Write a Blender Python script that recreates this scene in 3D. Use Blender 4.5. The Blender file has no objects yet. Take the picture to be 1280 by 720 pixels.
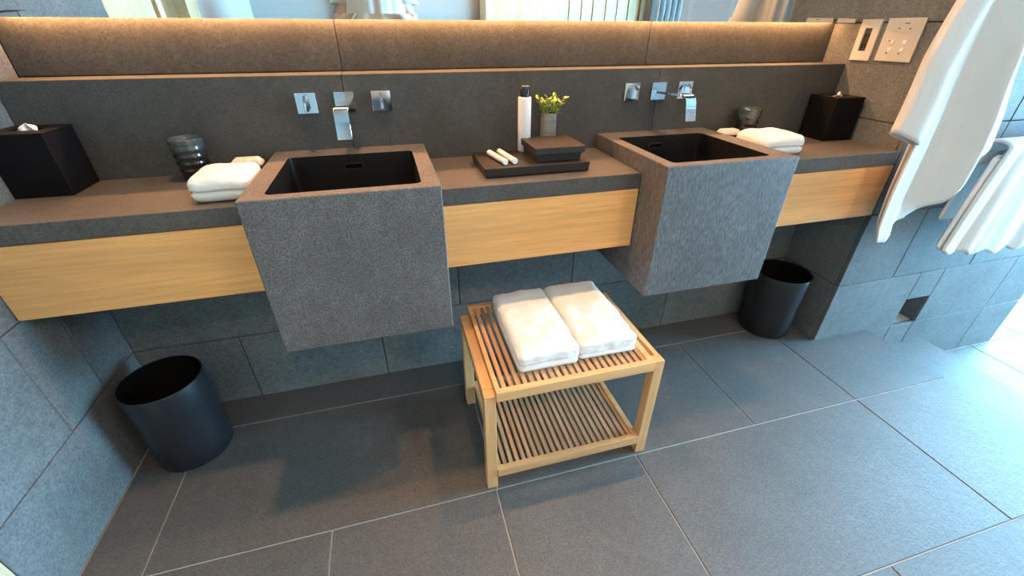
import bpy, bmesh, math, random
from mathutils import Vector, Matrix, noise
random.seed(7)
sc = bpy.context.scene
col = sc.collection
R = math.radians

# ------------------------------------------------------------------ camera
cam_d = bpy.data.cameras.new('camera')
cam = bpy.data.objects.new('camera', cam_d)
col.objects.link(cam)
cam.location = (0, 0, 1.25)
cam_d.sensor_width = 36
cam_d.lens = 533.894 / 1280 * 36
cam_d.clip_start = 0.02
pi_, ya_, ro_ = R(31.2189), R(15.3796), R(0.1265)
fw = Vector((math.sin(ya_) * math.cos(pi_), math.cos(ya_) * math.cos(pi_), -math.sin(pi_)))
rt = Vector((math.cos(ya_), -math.sin(ya_), 0))
up = rt.cross(fw)
r2 = rt * math.cos(ro_) + up * math.sin(ro_)
u2 = -rt * math.sin(ro_) + up * math.cos(ro_)
cam.matrix_world = Matrix(((r2.x, u2.x, -fw.x, 0), (r2.y, u2.y, -fw.y, 0), (r2.z, u2.z, -fw.z, 1.25), (0, 0, 0, 1)))
sc.camera = cam

# ------------------------------------------------------------------ world, lights, exposure
sc.view_settings.view_transform = 'Standard'
sc.view_settings.look = 'None'
sc.view_settings.gamma = 1
sc.view_settings.use_curve_mapping = False
sc.view_settings.exposure = 0.0
w = bpy.data.worlds.new('sky')
sc.world = w
w.use_nodes = True
bg = w.node_tree.nodes['Background']
bg.inputs[0].default_value = (0.33, 0.67, 1.0, 1)
bg.inputs[1].default_value = 92.0

def portal(loc, rot, sx, sy):
    l = bpy.data.lights.new('window_portal', 'AREA')
    l.shape = 'RECTANGLE'; l.size = sx; l.size_y = sy
    l.cycles.is_portal = True
    o = bpy.data.objects.new('window_portal', l)
    o.location = loc; o.rotation_euler = rot
    col.objects.link(o)
WARM = (1.0, 0.53, 0.22)
XW = 6.3          # right window wall
YBK = -1.6        # wall behind the camera
portal((XW - .02, 2.2, 1.0), (0, R(90), 0), 2.55, 6.4)      # faces -x
portal((3.5, YBK + .03, .95), (R(90), 0, 0), 1.9, 2.3)
def spot(x, y, z, energy, colr, size, blend, rad):
    l = bpy.data.lights.new('downlight_lamp', 'SPOT')
    l.energy = energy; l.color = colr; l.spot_size = R(size); l.spot_blend = blend; l.shadow_soft_size = rad
    o = bpy.data.objects.new('downlight_lamp', l)
    o.location = (x, y, z)
    col.objects.link(o)
    return o
DOWN = [(-.12, 1.24), (.96, 1.24)]
for x_, y_ in DOWN:
    spot(x_, y_, 2.425, 75, WARM, 125, .6, .03)
ROOM = [(.25, -.85), (1.55, -.75)]
for x_, y_ in ROOM:
    spot(x_, y_, 2.425, 65, (1.0, .62, .36), 150, .5, .04)
def area(name, loc, rot, sx, sy, energy, colr, spread=180):
    l = bpy.data.lights.new(name, 'AREA')
    l.shape = 'RECTANGLE'; l.size = sx; l.size_y = sy; l.energy = energy; l.color = colr; l.spread = R(spread)
    o = bpy.data.objects.new(name, l)
    o.location = loc; o.rotation_euler = rot
    col.objects.link(o)
    return o
area('mirror_led_lamp', (.417, 1.596, 1.290), (0, 0, 0), 2.7, .010, 15, (1.0, .48, .20), 178)

# ------------------------------------------------------------------ materials
def mat(name):
    m = bpy.data.materials.new(name); m.use_nodes = True
    nt = m.node_tree
    return m, nt, nt.nodes['Principled BSDF']
def N(nt, t, **k):
    n = nt.nodes.new(t)
    for a, v in k.items():
        setattr(n, a, v)
    return n
def L(nt, a, b): nt.links.new(a, b)
def ramp(nt, fac, stops):
    r = N(nt, 'ShaderNodeValToRGB')
    e = r.color_ramp.elements
    e[0].position = stops[0][0]; e[0].color = (*stops[0][1], 1)
    e[1].position = stops[-1][0]; e[1].color = (*stops[-1][1], 1)
    for p, c in stops[1:-1]:
        q = e.new(p); q.color = (*c, 1)
    L(nt, fac, r.inputs[0])
    return r.outputs[0]
def noise_n(nt, vec, scale, detail=4, rough=.55):
    n = N(nt, 'ShaderNodeTexNoise')
    n.inputs['Scale'].default_value = scale; n.inputs['Detail'].default_value = detail; n.inputs['Roughness'].default_value = rough
    if vec is not None: L(nt, vec, n.inputs['Vector'])
    return n.outputs['Fac']
def mix(nt, typ, a, b, f):
    m = N(nt, 'ShaderNodeMix', data_type='RGBA', blend_type=typ)
    m.inputs[0].default_value = f if not hasattr(f, 'links') else 1
    if hasattr(f, 'links'): L(nt, f, m.inputs[0])
    for i, v in ((6, a), (7, b)):
        if hasattr(v, 'links'): L(nt, v, m.inputs[i])
        else: m.inputs[i].default_value = (*v, 1)
    return m.outputs[2]
def bump(nt, b, h, strength, dist, prev=None):
    n = N(nt, 'ShaderNodeBump'); n.inputs['Strength'].default_value = strength; n.inputs['Distance'].default_value = dist
    L(nt, h, n.inputs['Height'])
    if prev is not None: L(nt, prev, n.inputs['Normal'])
    L(nt, n.outputs[0], b.inputs['Normal'])
    return n.outputs[0]

def stone(name, c, fine=260, contrast=.5, rough=.6, bstr=.35, tint=.18, streak=None, spec=.5):
    m, nt, b = mat(name)
    g = N(nt, 'ShaderNodeNewGeometry')
    v = g.outputs['Position']
    if streak:
        mp = N(nt, 'ShaderNodeMapping'); mp.inputs['Scale'].default_value = streak
        L(nt, v, mp.inputs['Vector']); v2 = mp.outputs[0]
    else: v2 = v
    f1 = noise_n(nt, v2, fine, 3, .7)
    f2 = noise_n(nt, v, 5, 5, .6)
    f3 = noise_n(nt, v, 38, 4, .6)
    lo = tuple(x * (1 - contrast) for x in c); hi = tuple(min(1, x * (1 + contrast)) for x in c)
    base = ramp(nt, f1, [(.30, lo), (.5, c), (.70, hi)])
    cl = ramp(nt, f2, [(.3, (1 - tint,) * 3), (.7, (1 + tint,) * 3)])
    base = mix(nt, 'MULTIPLY', base, cl, 1.0)
    cl3 = ramp(nt, f3, [(.3, (.88,) * 3), (.7, (1.12,) * 3)])
    base = mix(nt, 'MULTIPLY', base, cl3, 1.0)
    oi = N(nt, 'ShaderNodeObjectInfo')
    rr = ramp(nt, oi.outputs['Random'], [(0, (.9, .9, .9)), (1, (1.1, 1.09, 1.07))])
    base = mix(nt, 'MULTIPLY', base, rr, 1.0)
    # small dark pits
    vo = N(nt, 'ShaderNodeTexVoronoi'); vo.inputs['Scale'].default_value = 22; L(nt, v, vo.inputs['Vector'])
    pit = ramp(nt, vo.outputs['Distance'], [(.03, (.45,) * 3), (.09, (1, 1, 1))])
    base = mix(nt, 'MULTIPLY', base, pit, .6)
    L(nt, base, b.inputs['Base Color'])
    b.inputs['Roughness'].default_value = rough
    b.inputs['Specular IOR Level'].default_value = spec
    p = bump(nt, b, f1, bstr, .0012)
    bump(nt, b, f3, bstr, .002, p)
    return m
def plain(name, c, rough=.5, metal=0, spec=.5, coat=0, nscale=0, var=.08, bstr=0, bdist=.001):
    m, nt, b = mat(name)
    b.inputs['Roughness'].default_value = rough; b.inputs['Metallic'].default_value = metal
    b.inputs['Specular IOR Level'].default_value = spec; b.inputs['Coat Weight'].default_value = coat
    tc = N(nt, 'ShaderNodeTexCoord')
    f = noise_n(nt, tc.outputs['Object'], nscale or 20, 4)
    L(nt, ramp(nt, f, [(.3, tuple(x * (1 - var) for x in c)), (.7, tuple(min(1, x * (1 + var)) for x in c))]), b.inputs['Base Color'])
    if bstr: bump(nt, b, f, bstr, bdist)
    return m
def wood(name, c1, c2, axis, rough=.42, scale=1.0, vary=.12):
    m, nt, b = mat(name)
    tc = N(nt, 'ShaderNodeTexCoord'); oi = N(nt, 'ShaderNodeObjectInfo')
    add = N(nt, 'ShaderNodeVectorMath', operation='ADD'); L(nt, tc.outputs['Object'], add.inputs[0]); 
    mul = N(nt, 'ShaderNodeVectorMath', operation='SCALE'); mul.inputs[0].default_value = (13, 7, 5); L(nt, oi.outputs['Random'], mul.inputs['Scale'])
    L(nt, mul.outputs[0], add.inputs[1])
    mp = N(nt, 'ShaderNodeMapping'); s = [26 * scale] * 3; s[axis] = 1.1 * scale; mp.inputs['Scale'].default_value = s
    L(nt, add.outputs[0], mp.inputs['Vector'])
    f = noise_n(nt, mp.outputs[0], 1.0, 3, .5)
    mp2 = N(nt, 'ShaderNodeMapping'); s = [170 * scale] * 3; s[axis] = 5; mp2.inputs['Scale'].default_value = s
    L(nt, add.outputs[0], mp2.inputs['Vector'])
    f2 = noise_n(nt, mp2.outputs[0], 1.0, 3, .6)
    base = ramp(nt, f, [(.32, c2), (.55, c1), (.75, tuple(min(1, x * 1.12) for x in c1))])
    fine = ramp(nt, f2, [(.35, (.88, .86, .84)), (.65, (1.06, 1.06, 1.06))])
    base = mix(nt, 'MULTIPLY', base, fine, 1.0)
    rr = ramp(nt, oi.outputs['Random'], [(0, (1 - vary,) * 3), (1, (1 + vary,) * 3)])
    base = mix(nt, 'MULTIPLY', base, rr, 1.0)
    L(nt, base, b.inputs['Base Color'])
    b.inputs['Roughness'].default_value = rough
    bump(nt, b, f2, .12, .0006)
    return m
def cloth(name, c, scale=420, rough=.95, bstr=.6):
    m, nt, b = mat(name)
    tc = N(nt, 'ShaderNodeTexCoord')
    f = noise_n(nt, tc.outputs['Object'], scale, 3, .7)
    f2 = noise_n(nt, tc.outputs['Object'], 30, 4, .6)
    L(nt, ramp(nt, f, [(.3, tuple(x * .93 for x in c)), (.7, c)]), b.inputs['Base Color'])
    b.inputs['Roughness'].default_value = rough
    b.inputs['Sheen Weight'].default_value = .25
    b.inputs['Specular IOR Level'].default_value = .2
    p = bump(nt, b, f, bstr, .002)
    bump(nt, b, f2, .35, .004, p)
    return m

M = {}
M['floor'] = stone('floor_stone', (.078, .074, .070), fine=150, contrast=.45, rough=.66, bstr=.6, tint=.14, spec=1.0)
M['grout'] = plain('grout', (.42, .42, .41), rough=.9)
M['wall'] = stone('wall_stone', (.124, .134, .134), fine=150, contrast=.38, rough=.68, bstr=.3)
M['lit_niche_stone'] = stone('lit_niche_stone', (.55, .55, .53), fine=150, contrast=.1, rough=.5)  # light falling on the niche floor, put into a paler stone colour
M['joint'] = plain('joint', (.045, .045, .045), rough=.95)
M['splash'] = stone('backsplash_stone', (.062, .064, .060), fine=190, contrast=.4, rough=.65, bstr=.3)
M['sink'] = stone('basin_stone', (.116, .103, .098), fine=210, contrast=.6, rough=.6, bstr=.35)
M['sink2'] = stone('basin_stone_streaked', (.116, .103, .098), fine=210, contrast=.55, rough=.6, bstr=.35, streak=(1, 1, .22))
M['counter'] = stone('counter_stone', (.092, .085, .079), fine=210, contrast=.45, rough=.55, bstr=.3)
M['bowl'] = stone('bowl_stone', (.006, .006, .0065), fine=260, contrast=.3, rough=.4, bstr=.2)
M['wood_x'] = wood('oak_along_x', (.88, .455, .160), (.80, .40, .135), 0, vary=.03, scale=.8)
M['st_x'] = wood('stool_wood_x', (.80, .44, .20), (.68, .36, .15), 0)
M['st_y'] = wood('stool_wood_y', (.80, .44, .20), (.68, .36, .15), 1)
M['st_z'] = wood('stool_wood_z', (.80, .44, .20), (.68, .36, .15), 2)
M['slat'] = wood('slat_wood', (.62, .35, .19), (.48, .26, .13), 1)
M['cream_wood'] = wood('pale_door_wood', (.58, .47, .29), (.52, .41, .24), 2, scale=.6, vary=.03)
M['brown_wood'] = wood('brown_jamb_wood', (.26, .16, .075), (.19, .11, .05), 2, scale=.7)
M['darkwood'] = plain('dark_lacquered_wood', (.022, .015, .012), rough=.42, nscale=60, var=.3, bstr=.15)
M['tray'] = wood('dark_stained_wood', (.024, .017, .014), (.014, .010, .009), 0, rough=.45)
M['bin'] = plain('black_leatherette', (.014, .014, .017), rough=.38, nscale=160, var=.15, bstr=.25, bdist=.0012)
M['inside'] = plain('black_liner', (.003, .003, .003), rough=.8, spec=.1)
M['tissue_box'] = plain('black_box_leather', (.0045, .004, .005), rough=.5, spec=.18, nscale=140, var=.2, bstr=.2)
M['chrome'] = plain('chrome', (.86, .87, .88), rough=.06, metal=1, var=.01)
M['dark_metal'] = plain('dark_metal', (.05, .05, .05), rough=.4, metal=.7)
M['mirror'] = plain('mirror_silver', (.93, .95, .94), rough=.0, metal=1, var=.003)
M['terry'] = cloth('white_terry', (.86, .85, .83))
M['robe'] = cloth('white_waffle_cloth', (.74, .715, .68), scale=300)
M['tissue'] = plain('tissue_paper', (.85, .82, .76), rough=.9, nscale=40, bstr=.4, bdist=.002)
M['white_plastic'] = plain('white_plastic', (.80, .78, .76), rough=.35, var=.02)
M['plate'] = plain('switch_plate', (.56, .53, .48), rough=.45, var=.02)
M['black_plastic'] = plain('black_plastic', (.012, .012, .013), rough=.25, var=.1)
M['socket'] = plain('socket_black', (.03, .028, .03), rough=.3)
M['metal_cap'] = plain('silver_cap', (.6, .6, .6), rough=.25, metal=1)
M['soap_paper'] = plain('cream_wrapper', (.78, .70, .58), rough=.8, nscale=60, bstr=.3)
M['white_wall'] = plain('white_plaster', (.33, .335, .32), rough=.85, nscale=3, var=.02)
M['ceiling'] = plain('ceiling_paint', (.42, .40, .37), rough=.9, nscale=3, var=.02)
M['curtain'] = cloth('curtain_linen', (.40, .43, .44), scale=250)
M['frame_white'] = plain('window_frame_paint', (.6, .62, .63), rough=.5)
M['leaf'] = plain('leaf_green', (.40, .52, .10), rough=.5, nscale=60, var=.35)
M['skin'] = plain('skin', (.62, .38, .29), rough=.5, nscale=30, var=.06)
M['shirt'] = cloth('light_grey_shirt', (.62, .61, .58), scale=300)
M['trousers'] = cloth('dark_trousers', (.07, .075, .09), scale=300)
M['hair'] = plain('dark_hair', (.02, .015, .012), rough=.5, nscale=90, var=.4, bstr=.5)
M['phone'] = plain('phone_body', (.02, .02, .025), rough=.2)
M['eye_white'] = plain('eye_white', (.8, .8, .78), rough=.2)
M['mouth'] = plain('lips', (.45, .19, .16), rough=.4)
M['shoe'] = plain('slipper_fabric', (.6, .58, .55), rough=.8)

def ceramic(name):
    m, nt, b = mat(name)
    tc = N(nt, 'ShaderNodeTexCoord'); sp = N(nt, 'ShaderNodeSeparateXYZ'); L(nt, tc.outputs['Generated'], sp.inputs[0])
    f = noise_n(nt, tc.outputs['Object'], 55, 4)
    a = N(nt, 'ShaderNodeMath', operation='MULTIPLY_ADD'); a.inputs[1].default_value = .35; L(nt, f, a.inputs[0]); L(nt, sp.outputs[2], a.inputs[2])
    L(nt, ramp(nt, a.outputs[0], [(.55, (.007, .005, .005)), (.85, (.018, .024, .026)), (1.1, (.05, .07, .075))]), b.inputs['Base Color'])
    b.inputs['Roughness'].default_value = .16; b.inputs['Coat Weight'].default_value = .6
    return m
M['glaze'] = ceramic('dark_glaze')
def vase_mat():
    m, nt, b = mat('grey_stoneware')
    tc = N(nt, 'ShaderNodeTexCoord'); mp = N(nt, 'ShaderNodeMapping'); mp.inputs['Scale'].default_value = (8, 8, 160)
    L(nt, tc.outputs['Object'], mp.inputs['Vector'])
    f = noise_n(nt, mp.outputs[0], 1, 4)
    L(nt, ramp(nt, f, [(.3, (.14, .135, .125)), (.7, (.27, .26, .245))]), b.inputs['Base Color'])
    b.inputs['Roughness'].default_value = .75
    bump(nt, b, f, .3, .001)
    return m
M['vase'] = vase_mat()
def glass_mat(nm, tint):
    m = bpy.data.materials.new(nm); m.use_nodes = True; nt = m.node_tree; nt.nodes.clear()
    o = N(nt, 'ShaderNodeOutputMaterial'); t = N(nt, 'ShaderNodeBsdfTransparent'); g = N(nt, 'ShaderNodeBsdfGlossy'); g.inputs['Roughness'].default_value = .02
    t.inputs[0].default_value = tint
    fr = N(nt, 'ShaderNodeFresnel'); fr.inputs[0].default_value = 1.45
    mx = N(nt, 'ShaderNodeMixShader'); L(nt, fr.outputs[0], mx.inputs[0]); L(nt, t.outputs[0], mx.inputs[1]); L(nt, g.outputs[0], mx.inputs[2]); L(nt, mx.outputs[0], o.inputs[0])
    return m
M['glass'] = glass_mat('window_glass', (.96, .99, .98, 1))
M['dimming'] = glass_mat('dimming_window_glass', (.12, .092, .08, 1))  # dark tint added to hold back daylight through the window behind the camera
def emis(name, c, s):
    m, nt, b = mat(name); b.inputs['Emission Color'].default_value = (*c, 1); b.inputs['Emission Strength'].default_value = s; b.inputs['Base Color'].default_value = (*c, 1)
    return m
M['lamp'] = emis('lamp_glow', (1.0, .62, .32), 8)
M['led'] = emis('led_glow', (1.0, .5, .2), 4)

# ------------------------------------------------------------------ object helpers
WL = {}   # world location of every root / parent (unrotated build space)
def link(name, me, m, parent=None, origin=None, smooth=False, bev=0, seg=2):
    if m is not None: me.materials.append(m)
    vs = me.vertices
    if origin is None:
        xs = [v.co.x for v in vs]; ys = [v.co.y for v in vs]; zs = [v.co.z for v in vs]
        origin = Vector(((min(xs) + max(xs)) / 2, (min(ys) + max(ys)) / 2, (min(zs) + max(zs)) / 2 if parent else min(zs)))
    else: origin = Vector(origin)
    me.transform(Matrix.Translation(-origin))
    o = bpy.data.objects.new(name, me); col.objects.link(o)
    WL[o.name] = origin
    if parent is not None:
        o.parent = parent; o.location = origin - WL[parent.name]
    else: o.location = origin
    if smooth:
        for p in me.polygons: p.use_smooth = True
    if bev:
        b = o.modifiers.new('bevel', 'BEVEL'); b.width = bev; b.segments = seg; b.limit_method = 'ANGLE'; b.angle_limit = R(35)
        b.harden_normals = False
    return o
def empty(name, loc):
    o = bpy.data.objects.new(name, None); col.objects.link(o); o.location = loc; o.empty_display_size = .05
    WL[o.name] = Vector(loc)
    return o
def tag(o, label, cat, group=None):
    o['label'] = label; o['category'] = cat
    if group: o['group'] = group
    return o
def struct(o):
    o['kind'] = 'structure'; return o
def addbox(bm, x0, x1, y0, y1, z0, z1):
    v = [bm.verts.new((x, y, z)) for x in (x0, x1) for y in (y0, y1) for z in (z0, z1)]
    for f in ((0, 1, 3, 2), (4, 6, 7, 5), (0, 4, 5, 1), (2, 3, 7, 6), (0, 2, 6, 4), (1, 5, 7, 3)):
        bm.faces.new([v[i] for i in f])
def me_of(bm, name='mesh', recalc=True):
    if recalc: bmesh.ops.recalc_face_normals(bm, faces=bm.faces[:])
    me = bpy.data.meshes.new(name); bm.to_mesh(me); bm.free(); return me
def box(name, m, x0, x1, y0, y1, z0, z1, parent=None, bev=0, seg=2, origin=None):
    bm = bmesh.new(); addbox(bm, x0, x1, y0, y1, z0, z1)
    return link(name, me_of(bm, name), m, parent, origin, bev=bev, seg=seg)
def boxes(name, m, bl, parent=None, bev=0, origin=None):
    bm = bmesh.new()
    for b in bl: addbox(bm, *b)
    return link(name, me_of(bm, name), m, parent, origin, bev=bev)
def chamfer_box(name, m, x0, x1, y0, y1, z0, z1, parent, c=.0012):
    """tile: box with small real chamfers (44 triangles), cheap without a modifier"""
    bm = bmesh.new(); addbox(bm, x0, x1, y0, y1, z0, z1)
    bmesh.ops.recalc_face_normals(bm, faces=bm.faces[:])
    bmesh.ops.bevel(bm, geom=bm.edges[:], offset=c, segments=1, affect='EDGES', profile=.5)
    return link(name, me_of(bm, name), m, parent)
def lathe(name, m, cx, cy, prof, parent=None, n=48, origin=None, smooth=True):
    """prof: list of (r, z); r=0 closes"""
    bm = bmesh.new(); rings = []
    for r, z in prof:
        if r < 1e-6: rings.append([bm.verts.new((cx, cy, z))])
        else: rings.append([bm.verts.new((cx + r * math.cos(2 * math.pi * i / n), cy + r * math.sin(2 * math.pi * i / n), z)) for i in range(n)])
    for a, b in zip(rings, rings[1:]):
        for i in range(n):
            j = (i + 1) % n
            if len(a) == 1 and len(b) == 1: continue
            if len(a) == 1: bm.faces.new((a[0], b[i], b[j]))
            elif len(b) == 1: bm.faces.new((a[i], a[j], b[0]))
            else: bm.faces.new((a[i], a[j], b[j], b[i]))
    o = link(name, me_of(bm, name), m, parent, origin, smooth=smooth)
    return o
def tube(bm, a, b, r0, r1, n=12, caps=True):
    a = Vector(a); b = Vector(b); d = (b - a).normalized()
    u = d.cross(Vector((0, 0, 1)) if abs(d.z) < .9 else Vector((1, 0, 0))).normalized(); v = d.cross(u)
    A = [bm.verts.new(a + (u * math.cos(t) + v * math.sin(t)) * r0) for t in [2 * math.pi * i / n for i in range(n)]]
    B = [bm.verts.new(b + (u * math.cos(t) + v * math.sin(t)) * r1) for t in [2 * math.pi * i / n for i in range(n)]]
    for i in range(n):
        bm.faces.new((A[i], A[(i + 1) % n], B[(i + 1) % n], B[i]))
    if caps: bm.faces.new(A[::-1]); bm.faces.new(B)
def sharp_smooth(o, ang=35):
    for p in o.data.polygons: p.use_smooth = True
    try: o.data.set_sharp_from_angle(angle=R(ang))
    except Exception: pass
def copy_tree(o, parent=None):
    c = o.copy(); col.objects.link(c); c.parent = parent
    for ch in list(o.children): copy_tree(ch, c)
    return c

# ------------------------------------------------------------------ setting
XL, XR = -.958, 1.792
YC, YB, YU, YL = 1.16, 1.5005, 1.608, 1.4504
ZC = .871
CEIL = 2.45
LOW = -.293

# floor: grout slabs with tiles as parts
fl = boxes('floor', M['grout'], [(-1.5, 2.103, YBK - .1, 1.62, -.40, -.0035),
                                  (2.103, 2.557, YBK - .1, 1.62, -.50, -.1445),
                                  (2.557, XW + .12, YBK - .1, 5.5, -.60, LOW - .0035)], origin=(0, 0, 0))
struct(fl)
G = .0022
def tiles_xy(ys_, rows, z, th=.02):
    for (y0, y1), xs_ in zip(ys_, rows):
        for x0, x1 in zip(xs_, xs_[1:]):
            chamfer_box('floor_tile', M['floor'], x0 + G, x1 - G, y0 + G, y1 - G, z - th, z + random.uniform(-.0002, .0002), fl, .0012)
XE = 2.113
tiles_xy([(1.308, 1.47), (.813, 1.308), (.31, .813), (-.19, .31), (-.69, -.19), (-1.19, -.69), (YBK, -1.19)],
         [[XL, 1.636, XE], [XL, -.80, .178, 1.157, 1.636, XE], [XL, -.80, -.318, .174, .666, 1.636, XE],
          [XL, -.32, .66, 1.157, XE], [XL, -.80, .178, 1.157, XE], [XL, -.32, .66, 1.636, XE], [XL, -.80, .178, 1.157, XE]], 0, .06)
tiles_xy([(-.2, YC + .02), (YBK, -.2)], [[XE, 2.567]] * 2, -.141, .06)
tiles_xy([(4.1, 5.39), (3.1, 4.1), (2.6, 3.1), (2.1, 2.6), (1.6, 2.1), (1.1585, 1.6), (.65, 1.1585), (.15, .65), (-.35, .15), (-.85, -.35), (YBK, -.85)],
         [[3.03, 3.95, 5.1, XW], [3.03, 4.4, XW], [3.03, 3.95, XW], [3.03, 3.5, 4.4, 5.3, XW], [3.03, 3.95, XW], [3.03, 3.45, 4.0, XW],
          [2.567, 3.04, 3.52, 4.01, 5.0, XW], [2.567, 3.52, 4.50, 5.4, XW], [2.567, 3.04, 4.01, 5.0, XW], [2.567, 3.52, 4.50, 5.4, XW], [2.567, 3.04, 4.01, 5.0, XW]], LOW)
# riser faces
box('riser', M['floor'], XE - .012, XE - .002, YBK, YC + .01, -.141, -.062, fl)
box('riser', M['floor'], 2.567 - .012, 2.567 - .002, YBK, YC + .01, LOW, -.204, fl)

# left stone wall
wl = box('wall_left', M['joint'], XL - .18, XL - .014, .79, 1.78, 0, CEIL, origin=(XL - .1, 1.3, 0)); struct(wl)
GW = .0016
def tile_left(y0, y1, z0, z1):
    chamfer_box('stone_tile', M['wall'], XL - .02, XL + random.uniform(-.0008, .0008), y0 + GW, y1 - GW, z0 + GW, z1 - GW, wl, .0018)
zr = [0, .293, .62, .955, 1.273, 1.6, 1.92, 2.24, CEIL]
yj = [[.7755, 1.47], [.7755, 1.098, 1.272, 1.61], [.7755, .95, 1.61], [.7755, 1.27, 1.61], [.7755, 1.1, 1.61], [.7755, 1.27, 1.61], [.7755, .95, 1.61], [.7755, 1.27, 1.61]]
for (z0, z1), ys_ in zip(zip(zr, zr[1:]), yj):
    for y0, y1 in zip(ys_, ys_[1:]): tile_left(y0, y1, z0, z1)
chamfer_box('stone_tile', M['wall'], XL - .18, XL - .021, .7755, .789, .001, CEIL, wl, .001)   # end return of the wall

# back wall
wb = boxes('wall_back', M['joint'], [(XL - .15, 3.0, YU + .022, 1.80, LOW, CEIL), (XL, XR, YL + .022, YU + .02, 0, .82)], origin=(.4, 1.7, 0)); struct(wb)
def tile_back(name, y, th, x0, x1, z0, z1, m, c=.0015, g=GW):
    chamfer_box(name, m, x0 + g, x1 - g, y, y + th, z0 + g, z1 - g, wb, c)
for (z0, z1), xs_ in zip([(0, .293), (.293, .60), (.60, .82)], [[XL, -.63, -.142, .345, 1.155, XR], [XL, -.30, .181, .662, 1.143, XR], [XL, -.63, -.142, .345, 1.155, XR]]):
    for x0, x1 in zip(xs_, xs_[1:]): tile_back('stone_tile', YL, .02, x0, x1, z0, z1, M['wall'])
xs_ = [XL, -.118, .958, XR]
for x0, x1 in zip(xs_, xs_[1:]):
    tile_back('backsplash_slab', YB, .106, x0, x1, .822, 1.1353, M['splash'], .0012, .001)
    tile_back('recess_slab', YU, .02, x0, x1, 1.1353, 1.5, M['splash'], .001, .001)

# right wall: the partition
wr = boxes('wall_right', M['joint'], [
    (XR + .016, 2.278, YC + .016, 1.62, 0, CEIL), (2.433, 3.19, YC + .016, 1.62, -.141, CEIL),
    (2.278, 2.433, YC + .016, 1.62, .145, CEIL), (2.278, 2.433, YC + .016, 1.62, -.141, -.012),
    (2.278, 2.433, 1.50, 1.62, -.012, .145), (2.10, 2.60, YC + .016, 1.62, -.30, -.141), (2.5, 3.19, YC + .016, 1.62, LOW, -.141)], origin=(2.4, 1.4, 0)); struct(wr)
def tile_pf(x0, x1, z0, z1):
    chamfer_box('stone_tile', M['wall'], x0 + GW, x1 - GW, YC + random.uniform(-.0006, .0006), YC + .02, z0 + GW, z1 - GW, wr, .0015)
zp = [LOW, -.01, .293, .624, .955, 1.273, 1.6, 1.92, 2.24, CEIL]
xp = [[2.0, 2.27, 2.42, 2.92, 3.2], [XR, 2.28, 2.431, 2.93, 3.2], [XR, 2.10, 2.58, 3.2], [XR, 2.288, 2.80, 3.2], [XR, 2.288, 2.93, 3.2], [XR, 2.6, 3.2], [XR, 2.288, 3.2], [XR, 2.6, 3.2], [XR, 2.288, 3.2]]
for (z0, z1), xs_ in zip(zip(zp, zp[1:]), xp):
    for x0, x1 in zip(xs_, xs_[1:]):
        if abs(x0 - 2.28) < .001 and abs(z1 - .293) < .001: z0b = .143
        else: z0b = z0
        tile_pf(x0, x1, z0b, z1)
zr2 = [0, .293, .624, .955, 1.273, 1.6, 1.92, 2.24, CEIL]
for z0, z1 in zip(zr2, zr2[1:]):
    chamfer_box('stone_tile', M['wall'], XR + random.uniform(-.0005, .0005), XR + .02, YC + .021, (YU + .02) if z0 > .8 else YL + .02, z0 + GW, z1 - GW, wr, .0015)
for x0, x1, y0, y1, z0, z1 in ((2.272, 2.279, YC + .021, 1.5, -.012, .145), (2.432, 2.439, YC + .021, 1.5, -.012, .145), (2.28, 2.431, YC + .021, 1.5, -.02, -.0105), (2.28, 2.431, YC + .021, 1.5, .1435, .152), (2.28, 2.431, 1.49, 1.4999, -.01, .143)):
    box('niche_lining', M['lit_niche_stone'] if z1 < 0 else M['wall'], x0, x1, y0, y1, z0, z1, wr)
for z0, z1 in zip([LOW] + zp[1:], zp[1:]):
    chamfer_box('stone_tile', M['wall'], 3.181, 3.20, YC + .021, 1.62, z0 + GW, z1 - GW, wr, .001)

# rest of the room
struct(box('ceiling', M['ceiling'], -1.6, XW + .15, YBK - .2, 5.6, CEIL, CEIL + .1))
wf = box('wall_front', M['white_wall'], -1.2, 2.98, YBK - .15, YBK, LOW, CEIL, origin=(0, YBK, 0)); struct(wf)
struct(boxes('wall_far', M['white_wall'], [(2.85, 3.0, 1.81, 5.55, -.6, CEIL), (3.0, XW + .1, 5.4, 5.55, -.6, CEIL)]))
ws = boxes('wall_side', M['white_wall'], [(-1.14, -.96, YBK, -.27, 0, CEIL)]); struct(ws)
# door in the left wall line: cream leaf, thin gap, brown recess, casing
d1 = box('door_1', M['cream_wood'], -1.00, -.96, .336, .7745, 0.005, CEIL - .01, origin=(-.98, .55, 0)); struct(d1)
box('door_stile', M['cream_wood'], -.999, -.958, .226, .290, 0.005, CEIL - .01, d1, bev=.002)
box('door_gap', M['brown_wood'], -.998, -.978, .291, .335, 0.005, CEIL - .01, d1)
box('door_panel', M['brown_wood'], -1.03, -1.01, -.0905, .2255, 0.005, CEIL - .01, d1)
box('door_casing', M['cream_wood'], -1.03, -.955, -.2695, -.091, 0.005, CEIL - .01, d1, bev=.002)
box('door_casing', M['cream_wood'], -1.13, -1.031, -.27, .77, 0.005, CEIL - .01, d1)
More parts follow.
